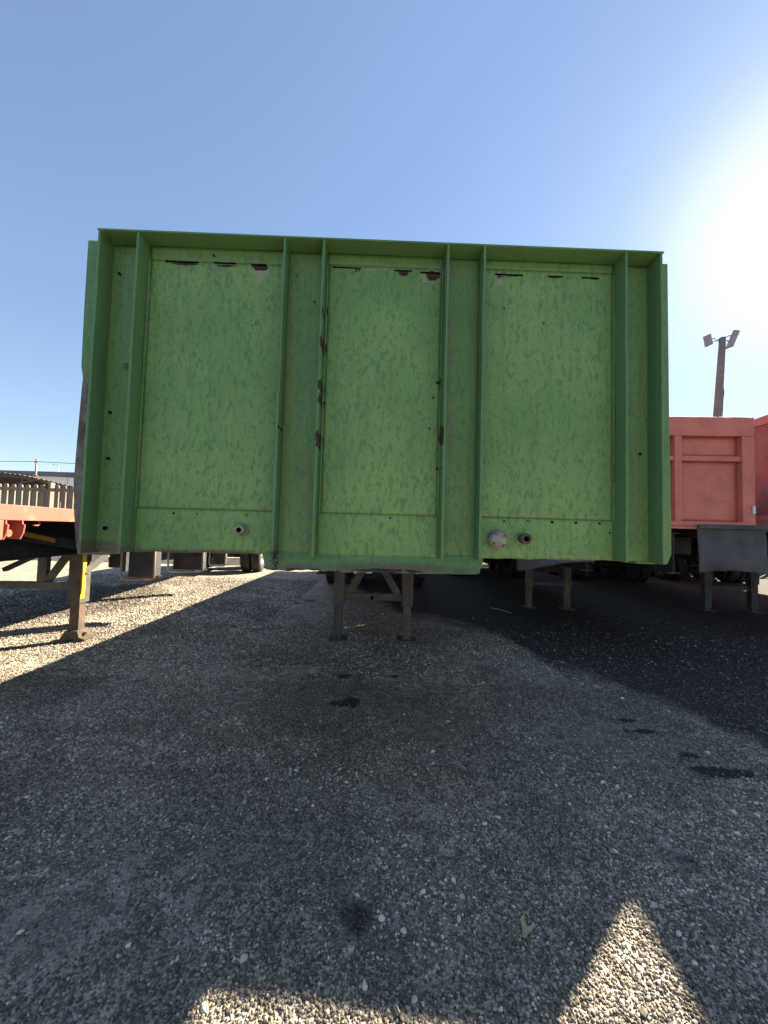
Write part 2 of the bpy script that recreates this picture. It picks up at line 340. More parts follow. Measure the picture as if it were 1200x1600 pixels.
gi = N.new('NodeGroupInput'); go = N.new('NodeGroupOutput')
jn = N.new('GeometryNodeJoinGeometry')
for k in range(5):
    ic = N.new('GeometryNodeMeshIcoSphere'); ic.inputs['Radius'].default_value = 1; ic.inputs['Subdivisions'].default_value = 2
    spn = N.new('GeometryNodeSetPosition'); no = N.new('ShaderNodeTexNoise'); no.noise_dimensions = '4D'; no.inputs['W'].default_value = k*3.7+1; no.inputs['Scale'].default_value = .9; no.inputs['Detail'].default_value = 2
    sub = N.new('ShaderNodeVectorMath'); sub.operation = 'SUBTRACT'; sub.inputs[1].default_value = (.5, .5, .5); L.new(no.outputs['Color'], sub.inputs[0])
    sc_ = N.new('ShaderNodeVectorMath'); sc_.operation = 'SCALE'; sc_.inputs['Scale'].default_value = 1.9; L.new(sub.outputs[0], sc_.inputs[0])
    L.new(ic.outputs[0], spn.inputs[0]); L.new(sc_.outputs[0], spn.inputs['Offset'])
    sm_ = N.new('GeometryNodeSetMaterial'); sm_.inputs['Material'].default_value = STONE; L.new(spn.outputs[0], sm_.inputs[0])
    gti = N.new('GeometryNodeGeometryToInstance'); L.new(sm_.outputs[0], gti.inputs[0]); L.new(gti.outputs[0], jn.inputs[0])
ip = N.new('GeometryNodeInstanceOnPoints'); L.new(gi.outputs[0], ip.inputs['Points']); L.new(jn.outputs[0], ip.inputs['Instance']); ip.inputs['Pick Instance'].default_value = True
def na(name, t='FLOAT_VECTOR'):
    n = N.new('GeometryNodeInputNamedAttribute'); n.data_type = t; n.inputs[0].default_value = name; return n.outputs[0]
e2r = N.new('FunctionNodeEulerToRotation'); L.new(na('rot'), e2r.inputs[0]); L.new(e2r.outputs[0], ip.inputs['Rotation']); L.new(na('scl'), ip.inputs['Scale'])
L.new(ip.outputs[0], go.inputs[0])
gravel.modifiers.new('stones', 'NODES').node_group = ng

# ------------------------------------------------------------------ shared trailer running gear
def tyre_mesh(w=.28, r=.5):
    mb = MB(); p = [(-w*.42, r*.56), (-w*.5, r*.66), (-w*.5, r*.86), (-w*.44, r*.965), (-w*.36, r)]
    for g in (-.18, .0, .18):
        p += [(w*(g-.03), r), (w*(g-.025), r-.014), (w*(g+.025), r-.014), (w*(g+.03), r)]
    p += [(w*.36, r), (w*.44, r*.965), (w*.5, r*.86), (w*.5, r*.66), (w*.42, r*.56), (-w*.42, r*.56)]
    mb.lathe(p, (0, 0, 0), 'x', 40)
    return mb.mesh('tyre', RUBBER)
TYRE = tyre_mesh()
def rim_mesh():
    mb = MB(); mb.lathe([(-.12, .27), (-.12, .285), (.125, .285), (.128, .27), (.10, .255), (.03, .24), (.02, .20), (.05, .16), (.06, .10), (.13, .09), (.14, .0)], (0, 0, 0), 'x', 32)
    for k in range(10):
        a = k*math.pi/5; mb.tube([(.035, .18*math.cos(a), .18*math.sin(a)), (.065, .18*math.cos(a), .18*math.sin(a))], .014, 6)
    return mb.mesh('rim', RIMW)
RIM = rim_mesh()
def I_beam(x, y0, y1, z0, z1, w=.14, t=.014):
    return MB().box(x-w/2, x+w/2, y0, y1, z0, z0+t).box(x-w/2, x+w/2, y0, y1, z1-t, z1).box(x-t/2, x+t/2, y0+.001, y1-.001, z0+t, z1-t)
def foot_bm(x, y, z0=0, w=.24):
    return MB().box(x-w/2, x+w/2, y-.12, y+.12, z0, z0+.018).prism([(x-.05, y-.05, z0+.018), (x+.05, y-.05, z0+.018), (x+.035, y-.05, z0+.07), (x-.035, y-.05, z0+.07)], (0, .10, 0))
def running_gear(root, deckz, beam_z0, mat_side, length=12.3, axles=(8.4, 9.75, 11.1), under=CHASSIS, y0=.12, wheel_x=1.02, beam_from=.12, rail_h=.15):
    "deck, main beams, cross members, axles and wheels of a flat semi-trailer, local y runs to the back"
    for s in (-1, 1):
        I_beam(s*.47, beam_from, length, beam_z0, deckz-.10, .13).build('main_beam', under, root)
        MB().box(s*1.25-(.05 if s > 0 else 0), s*1.25+(.05 if s < 0 else 0), y0, length, deckz-rail_h, deckz).build('side_rail', mat_side, root, .004)
    for k in range(int((length-1)/.6)):
        y = .5+k*.6; MB().box(-1.19, 1.19, y, y+.05, deckz-.10, deckz-.032).build('cross_member', under, root)
    MB().box(-1.198, 1.198, y0+.002, length-.002, deckz-.03, deckz-.004).build('deck', under, root)
    for ya in axles:
        MB().tube([(-.95, ya, .5), (.95, ya, .5)], .065, 12).build('axle', under, root)
        for s in (-1, 1):
            MB().box(s*.47-.05, s*.47+.05, ya-.45, ya+.45, .60, .65).box(s*.47-.03, s*.47+.03, ya-.07, ya+.07, .55, beam_z0).build('spring', under, root)
            for off in (.0, -.32):
                t = link('tyre', TYRE, root, (s*(wheel_x+.08+off), ya, .5), (0, 0, 0 if s > 0 else math.pi)); link('rim', RIM, t)
        
        for mx in (-1.2, .62): MB().box(mx, mx+.58, ya-.5, ya+.5, 1.06, 1.065).build('mudguard', under, root)
def landing_leg(root, x, y, ztop, zmid, wu=.13, wl=.095, m_up=LEGP, m_lo=LEGP):
    l = MB().box(x-wu/2, x+wu/2, y-wu/2, y+wu/2, zmid, ztop).build('leg', m_up, root, .006)
    MB().box(x-wl/2, x+wl/2, y-wl/2, y+wl/2, .07, zmid+.01).box(x-wl/2-.006, x-wl/2+.012, y-wl/2-.008, y-wl/2+.012, .07, zmid-.04).build('inner_leg', m_lo, l, .004)
    foot_bm(x, y, .004).build('foot', m_lo, l, .004)
    return l

# ------------------------------------------------------------------ green trailer
FY = 1.644; ZT = 2.683
GT = thing('trailer', 'green flat semi-trailer, its tall ribbed headboard filling the view, mottled and rust-chipped', 'trailer', (0, FY, 0))
def L_(p): return Vector((p.x, p.y-FY, p.z))
D2 = .082                                      # depth of the headboard frame
def zb(x): return 1.282+.009*x/1.25             # the lower edge has sagged on the left
def px2(px, py, yl=D2): 
    q = at(px, py, y=FY+yl); return q.x, q.z
# wear marks (photo spot, radius x, radius z, strength)
rust_spots = [(507, 545, .011, .035, 1), (504, 610, .010, .03, 1), (504, 632, .012, .02, 1), (501, 688, .012, .024, 1), (499, 703, .006, .012, 1), (511, 485, .008, .03, .8), (508, 500, .006, .02, .8),
    (684, 598, .014, .014, 1), (678, 622, .008, .009, .9), (675, 660, .006, .007, .9), (672, 670, .008, .008, .9), (687, 683, .006, .05, 1), (685, 733, .010, .009, .9), (679, 731, .005, .005, .9),
    (676, 432, .032, .022, 1.1), (631, 427, .026, .013, 1.1), (560, 422, .02, .009, 1), (686, 560, .004, .05, .8), (408, 417, .036, .016, 1.1), (355, 415, .06, .007, .9), (290, 412, .08, .008, 1.0),
    (466, 428, .007, .010, .9), (460, 426, .005, .006, .8), (437, 675, .004, .006, .9), (441, 673, .003, .006, .9), (781, 432, .018, .014, .8), (800, 430, .06, .006, .9), (865, 433, .04, .006, .8), (925, 435, .05, .005, .7), 
    (176, 770, .006, .025, .7), (163, 825, .012, .012, .7), (184, 845, .007, .014, .8), (430, 866, .014, .03, .8), (325, 800, .012, .008, .5), (850, 505, .003, .004, .8), (785, 482, .004, .004, .8), (808, 548, .004, .004, .8),
    (155, 560, .012, .10, .5), (228, 470, .004, .07, .55), (497, 740, .004, .06, .5), (440, 640, .003, .05, .5)]
scuff_spots = [(408, 428, .05, .05, .8), (600, 420, .22, .022, .6), (676, 432, .07, .045, .8), (350, 414, .25, .016, .6), (780, 440, .04, .03, .7), (684, 600, .025, .03, .6), (681, 690, .02, .16, .5), (163, 825, .03, .03, .6), (176, 770, .018, .05, .6),
    (437, 675, .018, .018, .7), (916, 800, .02, .02, .6), (914, 716, .02, .02, .6), (863, 806, .02, .02, .6), (770, 843, .06, .05, .45), (806, 716, .02, .02, .5), (785, 482, .016, .016, .6), (808, 550, .02, .014, .5), (955, 450, .02, .3, .35), (830, 430, .3, .02, .4)]
grime_spots = [(150, 858, .16, .035, 1.5), (250, 864, .25, .020, 1.2), (350, 865, .2, .018, 1.2), (153, 540, .02, .18, .55), (1030, 875, .10, .02, .9), (1020, 740, .03, .25, .5), (770, 860, .07, .03, .5), (480, 866, .25, .01, .6), (850, 878, .5, .018, 1.0), (600, 873, .35, .012, .8), (430, 862, .03, .05, .9),
    (822, 852, .02, .05, .6), (374, 845, .012, .04, .5), (700, 870, .2, .01, .5), (163, 845, .02, .06, .5), (625, 402, .8, .006, .3)]
def pre(sp, yl=D2): return [(px2(a, b_, yl)[0], px2(a, b_, yl)[1], c1, d1, s1) for (a, b_, c1, d1, s1) in sp]
RU, SC, GR = pre(rust_spots), pre(scuff_spots), pre(grime_spots)
def wear(sp, x, z):
    v = 0.
    for (a, b_, c1, d1, s1) in sp:
        dx = (x-a)/c1; dz = (z-b_)/d1; r = dx*dx+dz*dz
        if r < 8: v = max(v, s1*(1.12-.60*math.sqrt(r)))
    return max(0, v)
def add_wear(me):
    n = len(me.vertices); a = [0.]*n; b_ = [0.]*n; g = [0.]*n
    for i, v in enumerate(me.vertices): a[i] = wear(RU, v.co.x, v.co.z); b_[i] = wear(SC, v.co.x, v.co.z); g[i] = wear(GR, v.co.x, v.co.z)
    for n_, q in (('rust', a), ('scuff', b_), ('grime', g)): me.attributes.new(n_, 'FLOAT', 'POINT').data.foreach_set('value', q)
def sheet(name, quad, yl, m, parent, step=.014, t=.006, wob=.0022, ragged=0, label=None):
    "a rolled steel sheet: quad = (x,z) bottom-left, bottom-right, top-right, top-left; slightly dented"
    (ax, az), (bx, bz), (cx, cz), (dx, dz) = quad
    nu = max(2, int(abs(bx-ax)/step)); nv = max(2, int(abs(dz-az)/step)); V = []; Fc = []
    for j in range(nv+1):
        for i in range(nu+1):
            u = i/nu; v = j/nv
            x = (ax*(1-u)+bx*u)*(1-v)+(dx*(1-u)+cx*u)*v; z = (az*(1-u)+bz*u)*(1-v)+(dz*(1-u)+cz*u)*v
            if ragged and j == 0: z += ragged*fbm(x*14, 3, 1)
            w_ = min(1, 4*min(u, 1-u))*min(1, 5*min(v, 1-v))
            V.append((x, yl+wob*w_*fbm(x*3.1, z*3.1, 4, 3), z))
    Fc = [(j*(nu+1)+i, j*(nu+1)+i+1, (j+1)*(nu+1)+i+1, (j+1)*(nu+1)+i) for j in range(nv) for i in range(nu)]
    mb = MB(); mb.add(V, Fc, True); me = mb.mesh(name, m)
    for p in me.polygons:
        pass
    add_wear(me)
    o = bpy.data.objects.new(name, me); COL.objects.link(o); o.parent = parent
    sd = o.modifiers.new('thick', 'SOLIDIFY'); sd.thickness = t; sd.offset = -1
    # make the thickness grow to the back
    if me.polygons[0].normal.y > 0: me.flip_normals()
    if label: o['label'] = label
    return o
RX = [-1.251, -1.081, -.4415, -.269, .2836, .446, 1.084, 1.249]     # outer flanges and ribs
TH = .010
def wall_mesh(xc_b, xc_t, z0, z1, th, y0, y1, curve=0):
    "an upright flat bar, edge on to the camera, cut fine enough to carry wear"
    mb = MB(); n = 70; ny_ = 3; V = []
    for j in range(n+1):
        t = j/n; z = z0+(z1-z0)*t; x = xc_b+(xc_t-xc_b)*t+.0018*fbm(z*4, xc_b*9, 1)
        for (sx, yy) in [(-1, y0+.002), (0, y0), (1, y0+.002), (1, (y0+y1)/2), (1, y1), (-1, y1), (-1, (y0+y1)/2)]:
            V.append((x+sx*th/2*(1 if sx else 0), yy, z))
    k = 7; Fc = [(j*k+i, j*k+(i+1) % k, (j+1)*k+(i+1) % k, (j+1)*k+i) for j in range(n) for i in range(k)]
    Fc += [tuple(range(k)), tuple(n*k+i for i in range(k))]
    mb.add(V, Fc); return mb
for i, x in enumerate(RX):
    if i in (0, 7):
        mb = wall_mesh(x+(.005 if i == 0 else -.005), x+(.005 if i == 0 else -.005), zb(x)-.006, ZT-.008, TH, 0, D2+.03)
        nm_ = 'side_flange'
    else:
        mb = wall_mesh(x, x, zb(x)-(.004 if i in (2, 3, 4, 5) else 0), ZT-.008, TH, .001, D2+.012); nm_ = 'rib'
    o = mb.build(nm_, G_RIB, GT); add_wear(o.data)
    if nm_ == 'rib':      # weld bead / folded foot along the rib's base
        for s in (-1, 1):
            w_ = MB(); pts_ = [(x+s*(TH/2+.004), D2-.004+.0015*fbm(z*30, x, s), z) for z in np.arange(zb(x)+.005, ZT-.02, .02)]
            w_.tube(pts_, .0028, 6).build('weld_bead', G_RIB, o)
# top flange
mb = MB().box(-1.256, 1.254, -.001, D2+.03, ZT-.008, ZT); mb.build('top_flange', G_RIB, GT, .002); 
# sheets between the ribs
def bay(xa, xb, kind):
    zt_ = ZT-.0085
    xa += TH/2; xb -= TH/2
    if kind == 'wide':
        pL = .010; g = .0009
        zs_top = [px2((xa+xb)/2*350+600, 0)[1]]
        # seam heights, measured off the photograph at this bay
        zt_s = SEAM_T((xa+xb)/2); zb_s = SEAM_B((xa+xb)/2)
        sheet('backing_sheet', ((xa, zb((xa+xb)/2)+.02), (xb, zb((xa+xb)/2)+.02), (xb, zt_), (xa, zt_)), D2+.016, G_STRIP, GT, .05)
        sheet('top_plate', ((xa+.002, zt_s+g), (xb-.002, zt_s+g), (xb-.002, zt_), (xa+.002, zt_)), D2+.002, G_STRIP, GT)
        sheet('main_panel', ((xa+pL, zb_s+g), (xb-pL*.9, zb_s+g), (xb-pL*.9, zt_s-g), (xa+pL, zt_s-g)), D2-.001, G_PANEL, GT, wob=.005)
        sheet('edge_strip', ((xa+.001, zb_s), (xa+pL-g, zb_s), (xa+pL-g, zt_s-g), (xa+.001, zt_s-g)), D2-.0004, G_PANEL, GT)
        sheet('edge_strip', ((xb-pL*.9+g, zb_s), (xb-.001, zb_s), (xb-.001, zt_s-g), (xb-pL*.9+g, zt_s-g)), D2-.0004, G_PANEL, GT)
        sheet('lower_panel', ((xa+.001, zb(xa)), (xb-.001, zb(xb)), (xb-.001, zb_s-g*.4), (xa+.001, zb_s-g*.4)), D2, G_PANEL, GT, ragged=.006)
    else:
        xa -= TH/2; xb += TH/2
        sheet('rib_strip', ((xa-.014, zb(xa)), (xb+.014, zb(xb)), (xb+.014, zt_), (xa-.014, zt_)), D2+.008, G_STRIP, GT, wob=.004, ragged=.004)
def SEAM_T(x): return px2(600+x*352, 410+.027*(x*352+250))[1]
def SEAM_B(x): return px2(600+x*352, 797+.027*(x*352+250))[1]
for i in range(7): bay(RX[i], RX[i+1], 'wide' if i in (1, 3, 5) else 'narrow')
# stitch-weld gaps showing dark along the panel edges (open slots with depth)
def slot(px, py, w, h, name='weld_gap'):
    x, z = px2(px, py); yy = D2-.006
    MB().box(x-w/2, x+w/2, yy, yy+.006, z-h/2, z+h/2).build(name, BLACK, GT)
for (p, q, w, h) in [(228, 475, .004, .135), (222, 575, .004, .135), (215, 658, .004, .115), (211, 745, .0035, .085), (285, 410, .15, .005), (352, 412, .10, .005), (405, 415, .07, .006), (540, 419, .12, .003), (630, 424, .08, .004), (672, 427, .09, .005),
                     (795, 430, .13, .004), (868, 433, .07, .003), (922, 435, .08, .003), (507, 545, .006, .07), (503, 612, .006, .06), (500, 690, .006, .05), (688, 600, .004, .05), (687, 683, .004, .08), (960, 650, .005, .08), (959, 740, .005, .08), (497, 770, .003, .04), (509, 490, .004, .06)]:
    slot(p, q, w, h)
# drilled holes
for (p, q, r) in [(186, 427, 4), (171, 644, 4), (168, 716, 4.5), (163, 825, 6), (439, 675, 3), (610, 809, 3.2), (788, 814, 3), (825, 814, 2.5), (863, 816, 4), (900, 817, 3.5), (937, 818, 3), (953, 833, 2.5), (1001, 709, 3.5), (850, 505, 2.5), (788, 482, 2.5), (491, 471, 2.5), (334, 399, 3), (271, 802, 3), (385, 805, 2.5), (307, 803, 2)]:
    x, z = px2(p, q, D2-.004); MB().tube([(x, D2-.0065, z), (x, D2+.004, z)], r/601*1.72*.46, 12).build('bolt_hole', BLACK, GT)
# raised bracket scar on the left strip
x, z = px2(195, 571); MB().box(x-.012, x+.014, D2-.005, D2+.001, z-.012, z-.008).box(x-.012, x+.014, D2-.005, D2+.001, z+.004, z+.008).build('scar_weld', G_RIB, GT)
# pipe stubs and cap
def stub(px, py, r, ln, name, mt, dx=0):
    x, z = px2(px, py, D2-ln)
    o = MB().lathe([(-ln, r*.55), (-ln, r), (-ln+.004, r*1.06), (-ln+.014, r*1.06), (-ln+.018, r*.94), (0, r*.94)], (x, D2, z), 'y', 24).build(name, mt, GT)
    MB().lathe([(-ln+.0005, r*.56), (-ln+.03, r*.56), (-ln+.03, 0)], (x, D2, z), 'y', 20).build('pipe_bore', BLACK, o)
    MB().lathe([(-.006, r*.95), (-.004, r*1.35), (0, r*1.4)], (x, D2-.001, z), 'y', 24).build('collar', G_STRIP, o)
stub(373, 828, .0205, .050, 'pipe_stub', CAPG); stub(823, 842, .0225, .060, 'pipe_stub', STEEL)
x, z = px2(780, 843, D2-.04)
cap = MB().lathe([(-.046, 0), (-.046, .030), (-.040, .036), (-.030, .0375), (-.028, .041), (-.012, .042), (0, .040)], (x, D2, z), 'y', 32).build('round_cap', CAPG, GT)
for k in range(4):
    a = k*math.pi/2+.6; MB().tube([(x+.030*math.cos(a), D2-.049, z+.030*math.sin(a)), (x+.030*math.cos(a), D2-.040, z+.030*math.sin(a))], .0045, 8).build('screw', STEEL, cap)
# corner posts behind the outer flanges, the left one bent and bare at the foot
def corner_post(outline, depth, m, inner):
    yl = D2+.032
    V = [(*q,) for q in outline]
    mb = MB(); n = len(V); pts3 = []
    for (x, z) in V: pts3.append((x, z))
    a = []
    for (x, z) in pts3: a += [(x, yl, z), (inner, yl, z), (inner, yl+depth, z), (x, yl+depth, z)]
    Fc = []
    for j in range(n-1):
        for i in range(4): Fc.append((j*4+i, j*4+(i+1) % 4, (j+1)*4+(i+1) % 4, (j+1)*4+i))
    Fc += [(0, 1, 2, 3), tuple(4*(n-1)+i for i in (3, 2, 1, 0))]
    mb.add(a, Fc); o = mb.build('corner_post', m, GT, .003); return o
def dens(pl, n=40):
    out = []
    for a, b_ in zip(pl, pl[1:]):
        for k in range(n//len(pl)+1): t = k/(n//len(pl)+1); out.append((a[0]+(b_[0]-a[0])*t, a[1]+(b_[1]-a[1])*t))
    return out+[pl[-1]]
cl_ = dens([px2(*p, yl=D2+.032) for p in ((137.5, 375), (131, 480), (126.5, 572), (129, 590), (127, 608), (120.5, 680), (114.5, 752), (115, 800), (118, 850), (121, 866))])
cr_ = dens([px2(*p, yl=D2+.032) for p in ((1043.5, 412), (1046, 640), (1049, 800), (1049.5, 866), (1043, 882))])
m, nt, b = mat('corner_post_paint')
co = coords(nt); g = nd(nt, 'ShaderNodeSeparateXYZ'); nt.links.new(co, g.inputs[0]); n1 = noi(nt, co, 9, 6, .65); n2 = noi(nt, co, 50, 4)
wearz = rng(nt, math_(nt, 'ADD', g.outputs[2], math_(nt, 'MULTIPLY', math_(nt, 'SUBTRACT', n1, .5), .5)), 2.02, 2.12, 1, 0)
c = mix(nt, rng(nt, n2, .3, .7), (.12, .26, .10), (.09, .20, .08)); c = mix(nt, wearz, c, mix(nt, rng(nt, n1, .35, .65), (.20, .185, .155), (.07, .055, .045)))
nt.links.new(c, b.inputs['Base Color']); b.inputs['Roughness'].default_value = .75; bump(nt, b, n2, .002, .7)
corner_post(cl_, .10, m, -1.20)['label'] = 'bent corner post, paint worn to grey and brown below'
corner_post(cr_, .10, G_STRIP, 1.20)
# coupler nose under the headboard: a bent, grime-edged box
nose_top = [px2(*p, yl=D2+.02) for p in ((410, 866), (755, 878))]
bot_ = [px2(*p, yl=.05) for p in ((415, 889), (450, 891), (480, 889), (505, 892), (540, 894), (600, 893), (650, 896), (700, 896), (748, 897))]
bot_ = dens(bot_, 60)
V = []; n = len(bot_)
for k, (x, z) in enumerate(bot_):
    t = k/(n-1); xt = nose_top[0][0]+(nose_top[1][0]-nose_top[0][0])*t
    zz = z+.0025*fbm(x*30, 0, 5)
    A_ = Vector((xt, D2+.006, zb(xt)+.012)); B_ = Vector((x, .045+.005*fbm(x*6, 1, 1), zz))
    V += [tuple(A_.lerp(B_, j/9)) for j in range(10)]+[(x, .06, zz-.004), (x, 1.9, 1.215), (xt, 1.9, zb(xt)+.012)]
k6 = 13; Fc = [(j*k6+i, j*k6+(i+1) % k6, (j+1)*k6+(i+1) % k6, (j+1)*k6+i) for j in range(n-1) for i in range(k6)]+[tuple(range(13)), tuple((n-1)*13+i for i in range(13))]
GR2 = GR
GR = pre([(460, 888, .2, .03, .9), (620, 888, .35, .026, 1.1), (560, 888, .2, .024, 1.0), (720, 893, .15, .02, .9), (430, 875, .05, .04, .8)], .05); RU = RU+pre([(470, 890, .09, .007, .9), (600, 891, .13, .008, 1.0), (520, 893, .05, .004, .9), (640, 892, .05, .006, .9), (430, 880, .02, .05, .7), (650, 894, .06, .006, .8)], .05)
o = MB().add(V, Fc).build('coupler_nose', G_STRIP, GT); add_wear(o.data)
# running gear
running_gear(GT, 1.48, .98, G_RIB, y0=D2+.14, beam_from=1.9)
gl = at(527, 998, z=0); gr_ = at(636, 1000, z=0); yl = gl.y-FY
for i, (p, lo) in enumerate(((gl, LEGG), (gr_, LEGP))): landing_leg(GT, p.x+(.01 if i == 0 else -.01), yl, 1.12, .44, .135, .095, LEGP, lo)
xa, xb = gl.x+.07, gr_.x-.07
ap = (xa+xb)/2-.01
MB().box(xa, xb+.003, yl-.035, yl+.035, .50, .585).build('cross_bar', LEGP, GT, .004)
for xx, s in ((xa+.06, -1), (xb-.06, 1)):
    MB().beam((xx, yl-.004, .575), (ap+s*.075, yl-.004, .98), .09, .05, (0, 1, 0)).build('brace', LEGP, GT, .004)
MB().box(ap-.3, ap+.3, yl-.05, yl+.05, .90, 1.0).build('gusset', CHASSIS, GT)
MB().tube([(ap-.01, yl-.06, .535), (ap-.01, yl-.034, .535)], .022, 12).build('bolt_hole', BLACK, GT)
for s in (-1, 1): MB().beam((s*.45, yl, .55), (s*.45, yl+1.1, 1.0), .05, .05).build('rear_brace', LEGP, GT, .004)
MB().box(.35, 1.0, yl+2.2, yl+3.4, .62, .98).build('tool_box', CHASSIS, GT, .01)

# ------------------------------------------------------------------ red trailers on the right
def framed_headboard(root, W0, W1, z0, z1, vert, mid, m_frame, m_panel, d=.07, topd=.10):
    "frame of rails, recessed sheet panels between"
    MB().box(W0, W1, 0, d, z1-topd, z1).build('top_rail', m_frame, root, .005)
    MB().box(W0, W1, .001, d, z0, z0+.05).build('bottom_rail', m_frame, root, .005)
    vs_ = sorted(vert); 
    for (a, b_) in vs_: MB().box(a, b_, .003, d, z0+.0505, z1-topd-.0005).build('post', m_frame, root, .005)
    for (a, b_), (c1, d1) in zip(vs_, vs_[1:]):
        MB().box(b_+.0005, c1-.0005, .016, d, mid-.028, mid+.028).build('middle_rail', m_frame, root, .005)
        sheet_red(b_+.001, c1-.001, z0+.051, mid-.029, d-.015, m_panel, root); sheet_red(b_+.001, c1-.001, mid+.029, z1-topd-.001, d-.015, m_panel, root)
def sheet_red(x0, x1, z0, z1, y, m, root):
    mb = MB(); nu = max(2, int((x1-x0)/.05)); nv = max(2, int((z1-z0)/.04)); V = []
    for j in range(nv+1):
        for i in range(nu+1):
            x = x0+(x1-x0)*i/nu; z = z0+(z1-z0)*j/nv; w_ = min(1, 4*min(i/nu, 1-i/nu))*min(1, 4*min(j/nv, 1-j/nv))
            dent = -.012*math.exp(-((z-(z0+.34))/.022)**2)*(1 if z1-z0 > .4 else 0)*max(0, fbm(x*3, 2, 2)+.4)
            V.append((x, y+(.004*fbm(x*3, z*3, 1)-dent)*w_, z))
    mb.add(V, [(j*(nu+1)+i, j*(nu+1)+i+1, (j+1)*(nu+1)+i+1, (j+1)*(nu+1)+i) for j in range(nv) for i in range(nu)], True)
    o = mb.build('panel', m, root); sd = o.modifiers.new('thick', 'SOLIDIFY'); sd.thickness = .005; sd.offset = 0
    return o
def rubber_flap(root, x0, x1, y, z0, z1, seed):
    mb = MB(); nu, nv = 24, 18; V = []
    for j in range(nv+1):
        for i in range(nu+1):
            u = i/nu; v = j/nv; x = x0+(x1-x0)*u; zz0 = z0+.03*math.sin(u*3.1+seed)*(1 if seed != 2 else -2.2)+.012*fbm(u*4, seed, 1)
            V.append((x+.012*fbm(v*3, seed, 1), y+.03*fbm(u*2, v*2, seed)*(1-v)-.03*(1-v), zz0+(z1-zz0)*v))
    mb.add(V, [(j*(nu+1)+i, j*(nu+1)+i+1, (j+1)*(nu+1)+i+1, (j+1)*(nu+1)+i) for j in range(nv) for i in range(nu)], True)
    o = mb.build('rubber_flap', FLAP, root); sd = o.modifiers.new('thick', 'SOLIDIFY'); sd.thickness = .01
    MB().box(x0-.005, x1+.01, y-.03, y-.012, z1-.035, z1+.01).build('clamp_strip', FLAP, root, .003)

YB = R_(-5)
RB = thing('trailer', 'faded red flat semi-trailer with framed headboard, right beside the green trailer', 'trailer', (2.875, 4.21, 0), YB)
def loc(root, p):      # world point -> the thing's own frame
    a = -root.rotation_euler.z; q = Vector(p)-root.location; return Vector((q.x*math.cos(a)-q.y*math.sin(a), q.x*math.sin(a)+q.y*math.cos(a), q.z))
def bx_(px, py): 
    "x and z on the headboard plane of trailer B"
    best = None
    a, b_ = 3.5, 5.0
    for _ in range(40):
        mid = (a+b_)/2; q = loc(RB, at(px, py, y=mid))
        if q.y > 0: b_ = mid
        else: a = mid
    return q.x, q.z
v1x = bx_(1055, 740)[0]; v2x = bx_(1066, 740)[0]; e0 = bx_(1156, 740)[0]
zB0 = bx_(1100, 822)[1]; zB1 = bx_(1110, 654)[1]+.02; zM = bx_(1110, 716)[1]; tpd = zB1-bx_(1110, 681)[1]
print('B', v1x, v2x, e0, zB0, zB1, zM, tpd)
framed_headboard(RB, -1.25, 1.25, zB0, zB1, [(-1.25, -1.14), (-.62, -.54), (v1x-.78-.0, v1x-.70) if v1x-.78 > -.5 else (-.1, -.02), (v1x, v2x), (e0+.03, 1.25)], zM, RED, RED, .09, tpd)
running_gear(RB, zB0+.02, 1.0, RED, y0=.10)
for s in (-1, 1):
    for k in range(4):
        ys0 = .11+k*3.04; MB().box(min(s*1.25, s*1.215), max(s*1.25, s*1.215), ys0, ys0+3.0, zB0+.022, zB0+.50).build('sun_block_board', RED, RB, .004)  # unseen boards added to stop stray sun between the trailers
MB().box(-1.24, 1.24, .01, .09, zB0-.035, zB0-.002).build('front_beam', RED, RB, .003)
MB().box(-1.2, 1.2, .9, 1.0, zB0-.35, zB0-.12).build('bolster', CHASSIS, RB, .005)
lb = [loc(RB, at(827, 950, z=0)), loc(RB, at(884, 951, z=0))]; yB = (lb[0].y+lb[1].y)/2
for p in lb: landing_leg(RB, p.x, yB, 1.1, .40, .12, .10, LEGP, LEGP)
MB().box(lb[0].x+.06, lb[1].x-.06, yB-.03, yB+.03, .32+.12, .50).build('cross_bar', LEGP, RB, .004)
fl0 = bx_(1090, 819); fl1 = bx_(1198, 898)
rubber_flap(RB, fl0[0], fl1[0], .0, fl1[1], fl0[1]-.01, 0)
rubber_flap(RB, -1.30, -.46, .0, fl1[1]+.01, fl0[1]-.01, 2)
q = bx_(1177.5, 797); MB().box(q[0]-.016, q[0]+.016, -.012, .002, q[1]-.042, q[1]+.042).build('reflector', WHITE, RB, .006)
MB().box(.3, 1.15, 4.6, 6.0, .55, 1.1).build('tool_box', CHASSIS, RB, .01)

RC = thing('trailer', 'red high-sided semi-trailer at the right edge of the view, taller than its red neighbour', 'trailer', (6.10, 3.95, 0), R_(-8))
zc0, zc1 = 1.64, 3.01
def side_wall(root, s, z0, z1, y0, y1, m, mp, nb=8):
    x0, x1 = (s*1.25, s*1.25-s*.06); x0, x1 = min(x0, x1), max(x0, x1)
    MB().box(x0, x1, y0, y1, z1-.11, z1).build('top_rail', m, root, .005)
    MB().box(x0, x1, y0, y1, z0, z0+.08).build('bottom_rail', m, root, .005)
    MB().box(x0+.02, x1-.02, y0, y1, z0+.0805, z1-.1105).build('panel', mp, root)
    for k in range(nb+1):
        y = y0+(y1-y0-.08)*k/nb; MB().box(x0+.004, x1-.004, y, y+.08, z0+.081, z1-.111).build('post', m, root, .004)
for s in (-1, 1): side_wall(RC, s, zc0, zc1, .09, 12.2, RED, REDD)
framed_headboard(RC, -1.25, 1.25, zc0, zc1, [(-1.25, -1.15), (-.45, -.38), (.38, .45), (1.15, 1.25)], 2.5, RED, REDD, .085)
